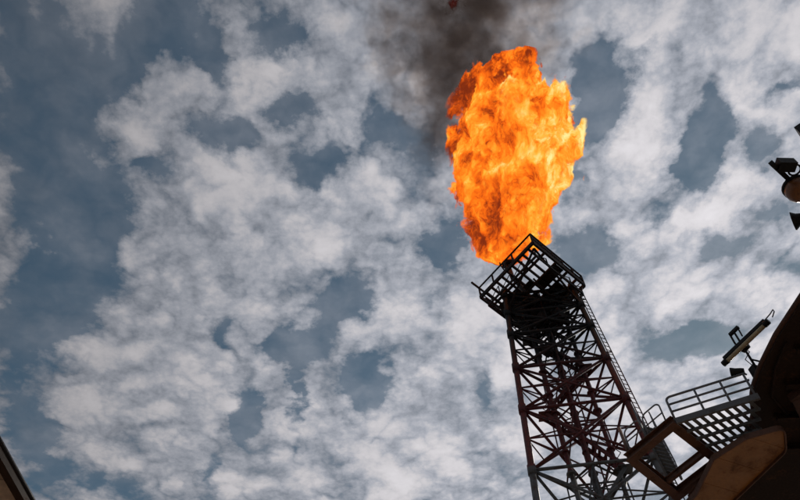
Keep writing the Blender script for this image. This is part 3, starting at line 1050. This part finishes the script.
def flame_material(name, prof, sigma=11.0, gain=1.1, fs=1.0, red=False, fill=0.84):
    m = bpy.data.materials.new(name)
    m.use_nodes = True
    g = Graph(m.node_tree)
    pos = g.node('ShaderNodeTexCoord').outputs['Object']
    # stretch the turbulence along the flow and swirl it
    mp = g.node('ShaderNodeMapping')
    g.put(mp.inputs['Vector'], pos)
    mp.inputs['Scale'].default_value = (1, 1, 0.62)
    sw = g.vmath('SCALE', g.vmath('SUBTRACT', g.noise(mp.outputs[0], 0.55 * fs, 3, 0.55, color=True), (0.5, 0.5, 0.5)), scale=1.7 / fs)
    q = g.vmath('ADD', mp.outputs[0], sw)
    sep = g.node('ShaderNodeSeparateXYZ')
    g.put(sep.inputs[0], pos)
    flat = g.vmath('MULTIPLY', pos, (1, 1, 0))
    R = radius_field(g, sep.outputs[2], prof)
    d = g.math('DIVIDE', g.vmath('LENGTH', flat), R)
    n1 = g.noise(q, 0.27 * fs, 2, 0.5)
    n2 = g.noise(q, 0.60 * fs, 7, 0.62)
    # long tongues that tear the upper end open
    tm = g.node('ShaderNodeMapping')
    g.put(tm.inputs['Vector'], g.vmath('ADD', pos, sw))
    tm.inputs['Scale'].default_value = (1, 1, 0.22)
    n3 = g.noise(tm.outputs[0], 0.42 * fs, 3, 0.55)
    up = g.remap(sep.outputs[2], prof[0][0] + 0.45 * (prof[-1][0] - prof[0][0]), prof[-1][0], 0.0, 1.0)
    f = g.math('SUBTRACT', fill, d)
    f = g.math('ADD', f, g.math('MULTIPLY', g.math('SUBTRACT', n1, 0.5), 1.55))
    f = g.math('ADD', f, g.math('MULTIPLY', g.math('SUBTRACT', n2, 0.5), 1.6))
    f = g.math('ADD', f, g.math('MULTIPLY', up, g.math('MULTIPLY_ADD', g.math('SUBTRACT', n3, 0.5), 3.2, -0.18)))
    hs = g.vmath('LENGTH', g.vmath('SUBTRACT', pos, HOT))
    f = g.math('ADD', f, g.remap(hs, 1.0, 6.0, 0.26, 0.0))
    for c, r, v in SHAPE:
        f = g.math('ADD', f, g.remap(g.vmath('LENGTH', g.vmath('SUBTRACT', pos, c)), 0.5, r, v, 0.0))
    dens = g.remap(f, 0.0, 0.15)
    dens = g.math('MULTIPLY', dens, g.remap(d, 1.04, 1.20, 1.0, 0.0))
    heat = g.noise(q, 0.50 * fs, 8, 0.68)
    ridge = g.math('ABSOLUTE', g.math('SUBTRACT', g.noise(q, 1.15 * fs, 4, 0.6), 0.5))
    h = g.math('MULTIPLY', g.math('SUBTRACT', heat, 0.5), 2.8)
    # thin dull filaments where the fire folds
    h = g.math('SUBTRACT', h, g.remap(ridge, 0.0, 0.04, 0.20, 0.0))
    # hotter toward the windward side half way up
    h = g.math('ADD', h, g.remap(hs, 1.0, 12.0, 0.46, -0.06))
    h = g.math('ADD', h, g.math('MULTIPLY', g.remap(f, 0.0, 0.35), 0.22))
    h = g.math('ADD', h, 0.22)
    if red:
        stops = [(0.0, (0.05, 0.004, 0.004)), (0.6, (0.30, 0.02, 0.015)), (1.0, (0.6, 0.08, 0.03))]
    else:
        stops = [(0.02, (0.20, 0.025, 0.006)), (0.20, (0.66, 0.085, 0.006)), (0.38, (1.0, 0.17, 0.008)), (0.56, (1.0, 0.29, 0.018)), (0.74, (1.0, 0.48, 0.05)), (0.98, (1.0, 0.82, 0.32))]
    col = g.ramp(h, stops)
    em = g.node('ShaderNodeEmission')
    g.put(em.inputs['Color'], col)
    g.put(em.inputs['Strength'], g.math('MULTIPLY', dens, sigma * gain))
    ab = g.node('ShaderNodeVolumeAbsorption')
    ab.inputs['Color'].default_value = (0, 0, 0, 1)
    g.put(ab.inputs['Density'], g.math('MULTIPLY', dens, sigma))
    ad = g.node('ShaderNodeAddShader')
    g.put(ad.inputs[0], em.outputs[0])
    g.put(ad.inputs[1], ab.outputs[0])
    o = g.node('ShaderNodeOutputMaterial')
    g.put(o.inputs['Volume'], ad.outputs[0])
    m.cycles.volume_step_rate = FLAME_STEP
    m.cycles.homogeneous_volume = False
    return m


def smoke_material(name, prof, sigma, fs=1.0):
    m = bpy.data.materials.new(name)
    m.use_nodes = True
    g = Graph(m.node_tree)
    pos = g.node('ShaderNodeTexCoord').outputs['Object']
    sep = g.node('ShaderNodeSeparateXYZ')
    g.put(sep.inputs[0], pos)
    flat = g.vmath('MULTIPLY', pos, (1, 1, 0))
    R = radius_field(g, sep.outputs[2], prof)
    d = g.math('DIVIDE', g.vmath('LENGTH', flat), R)
    sw = g.vmath('SCALE', g.vmath('SUBTRACT', g.noise(pos, 0.25 * fs, 3, 0.55, color=True), (0.5, 0.5, 0.5)), scale=2.5 / fs)
    q = g.vmath('ADD', pos, sw)
    n1 = g.noise(q, 0.27 * fs, 6, 0.62)
    f = g.math('ADD', g.math('SUBTRACT', 0.66, d), g.math('MULTIPLY', g.math('SUBTRACT', n1, 0.5), 3.4))
    dens = g.math('MULTIPLY', g.remap(f, 0.0, 0.75), g.remap(d, 0.80, 1.05, 1.0, 0.0))
    # the soot thins out as it rises
    thin = g.remap(sep.outputs[2], prof[0][0], prof[-1][0], 1.0, 0.10, smooth=False)
    thin = g.math('MULTIPLY', thin, g.remap(sep.outputs[2], 2.0, 18.0, 0.28, 1.0))
    dens = g.math('MULTIPLY', g.math('MULTIPLY', dens, thin), sigma)
    ab = g.node('ShaderNodeVolumeAbsorption')
    ab.inputs['Color'].default_value = (0.36, 0.28, 0.23, 1)
    g.put(ab.inputs['Density'], dens)
    sc = g.node('ShaderNodeVolumeScatter')
    sc.inputs['Color'].default_value = (0.30, 0.24, 0.20, 1)
    g.put(sc.inputs['Density'], g.math('MULTIPLY', dens, 0.35))
    ad = g.node('ShaderNodeAddShader')
    g.put(ad.inputs[0], ab.outputs[0])
    g.put(ad.inputs[1], sc.outputs[0])
    o = g.node('ShaderNodeOutputMaterial')
    g.put(o.inputs['Volume'], ad.outputs[0])
    m.cycles.volume_step_rate = SMOKE_STEP
    return m


FLAME_STEP = 0.055
SMOKE_STEP = 0.14
flame = hull('flame', FL_BASE, FL_AXIS, FL_PROF, flame_material('fire', FL_PROF), 1.17, 0.08, 0.35, 3.0)
tag(flame, 'huge billowing orange and yellow flame burning at the head of the lattice tower', 'flame')

SM_BASE = Vector((2.82, 33.00, 56.42))
SM_TOP = Vector((14.00, 23.00, 114.30))
SM_PROF = [(-1.0, 0.3), (2.0, 2.2), (6.0, 3.6), (12.0, 5.0), (18.0, 8.0), (24.0, 12.0), (31.0, 15.5), (40.0, 18.0), (52.0, 19.0), (66.0, 21.0), (70.0, 17.0)]
smoke = hull('smoke_plume', SM_BASE, SM_TOP - SM_BASE, SM_PROF, smoke_material('soot_smoke', SM_PROF, 0.31), 1.05, 0.08, 0.12, 11.0)
tag(smoke, 'thin dark brown smoke drifting up behind and above the flame', 'smoke', kind='stuff')

WP = [(-0.2, 0.1), (0.6, 0.9), (1.8, 1.25), (3.2, 0.8), (4.0, 0.1)]
wisp = hull('flame_wisp', Vector((7.70, 26.00, 89.06)), Vector((0.15, -0.1, 1.0)), WP, flame_material('dull_fire', WP, 1.6, 0.35, 1.5, True, 0.45), 1.1, 0.45, 0.9, 5.0, n=24)
tag(wisp, 'small dull red lick of fire torn off in the smoke', 'flame')
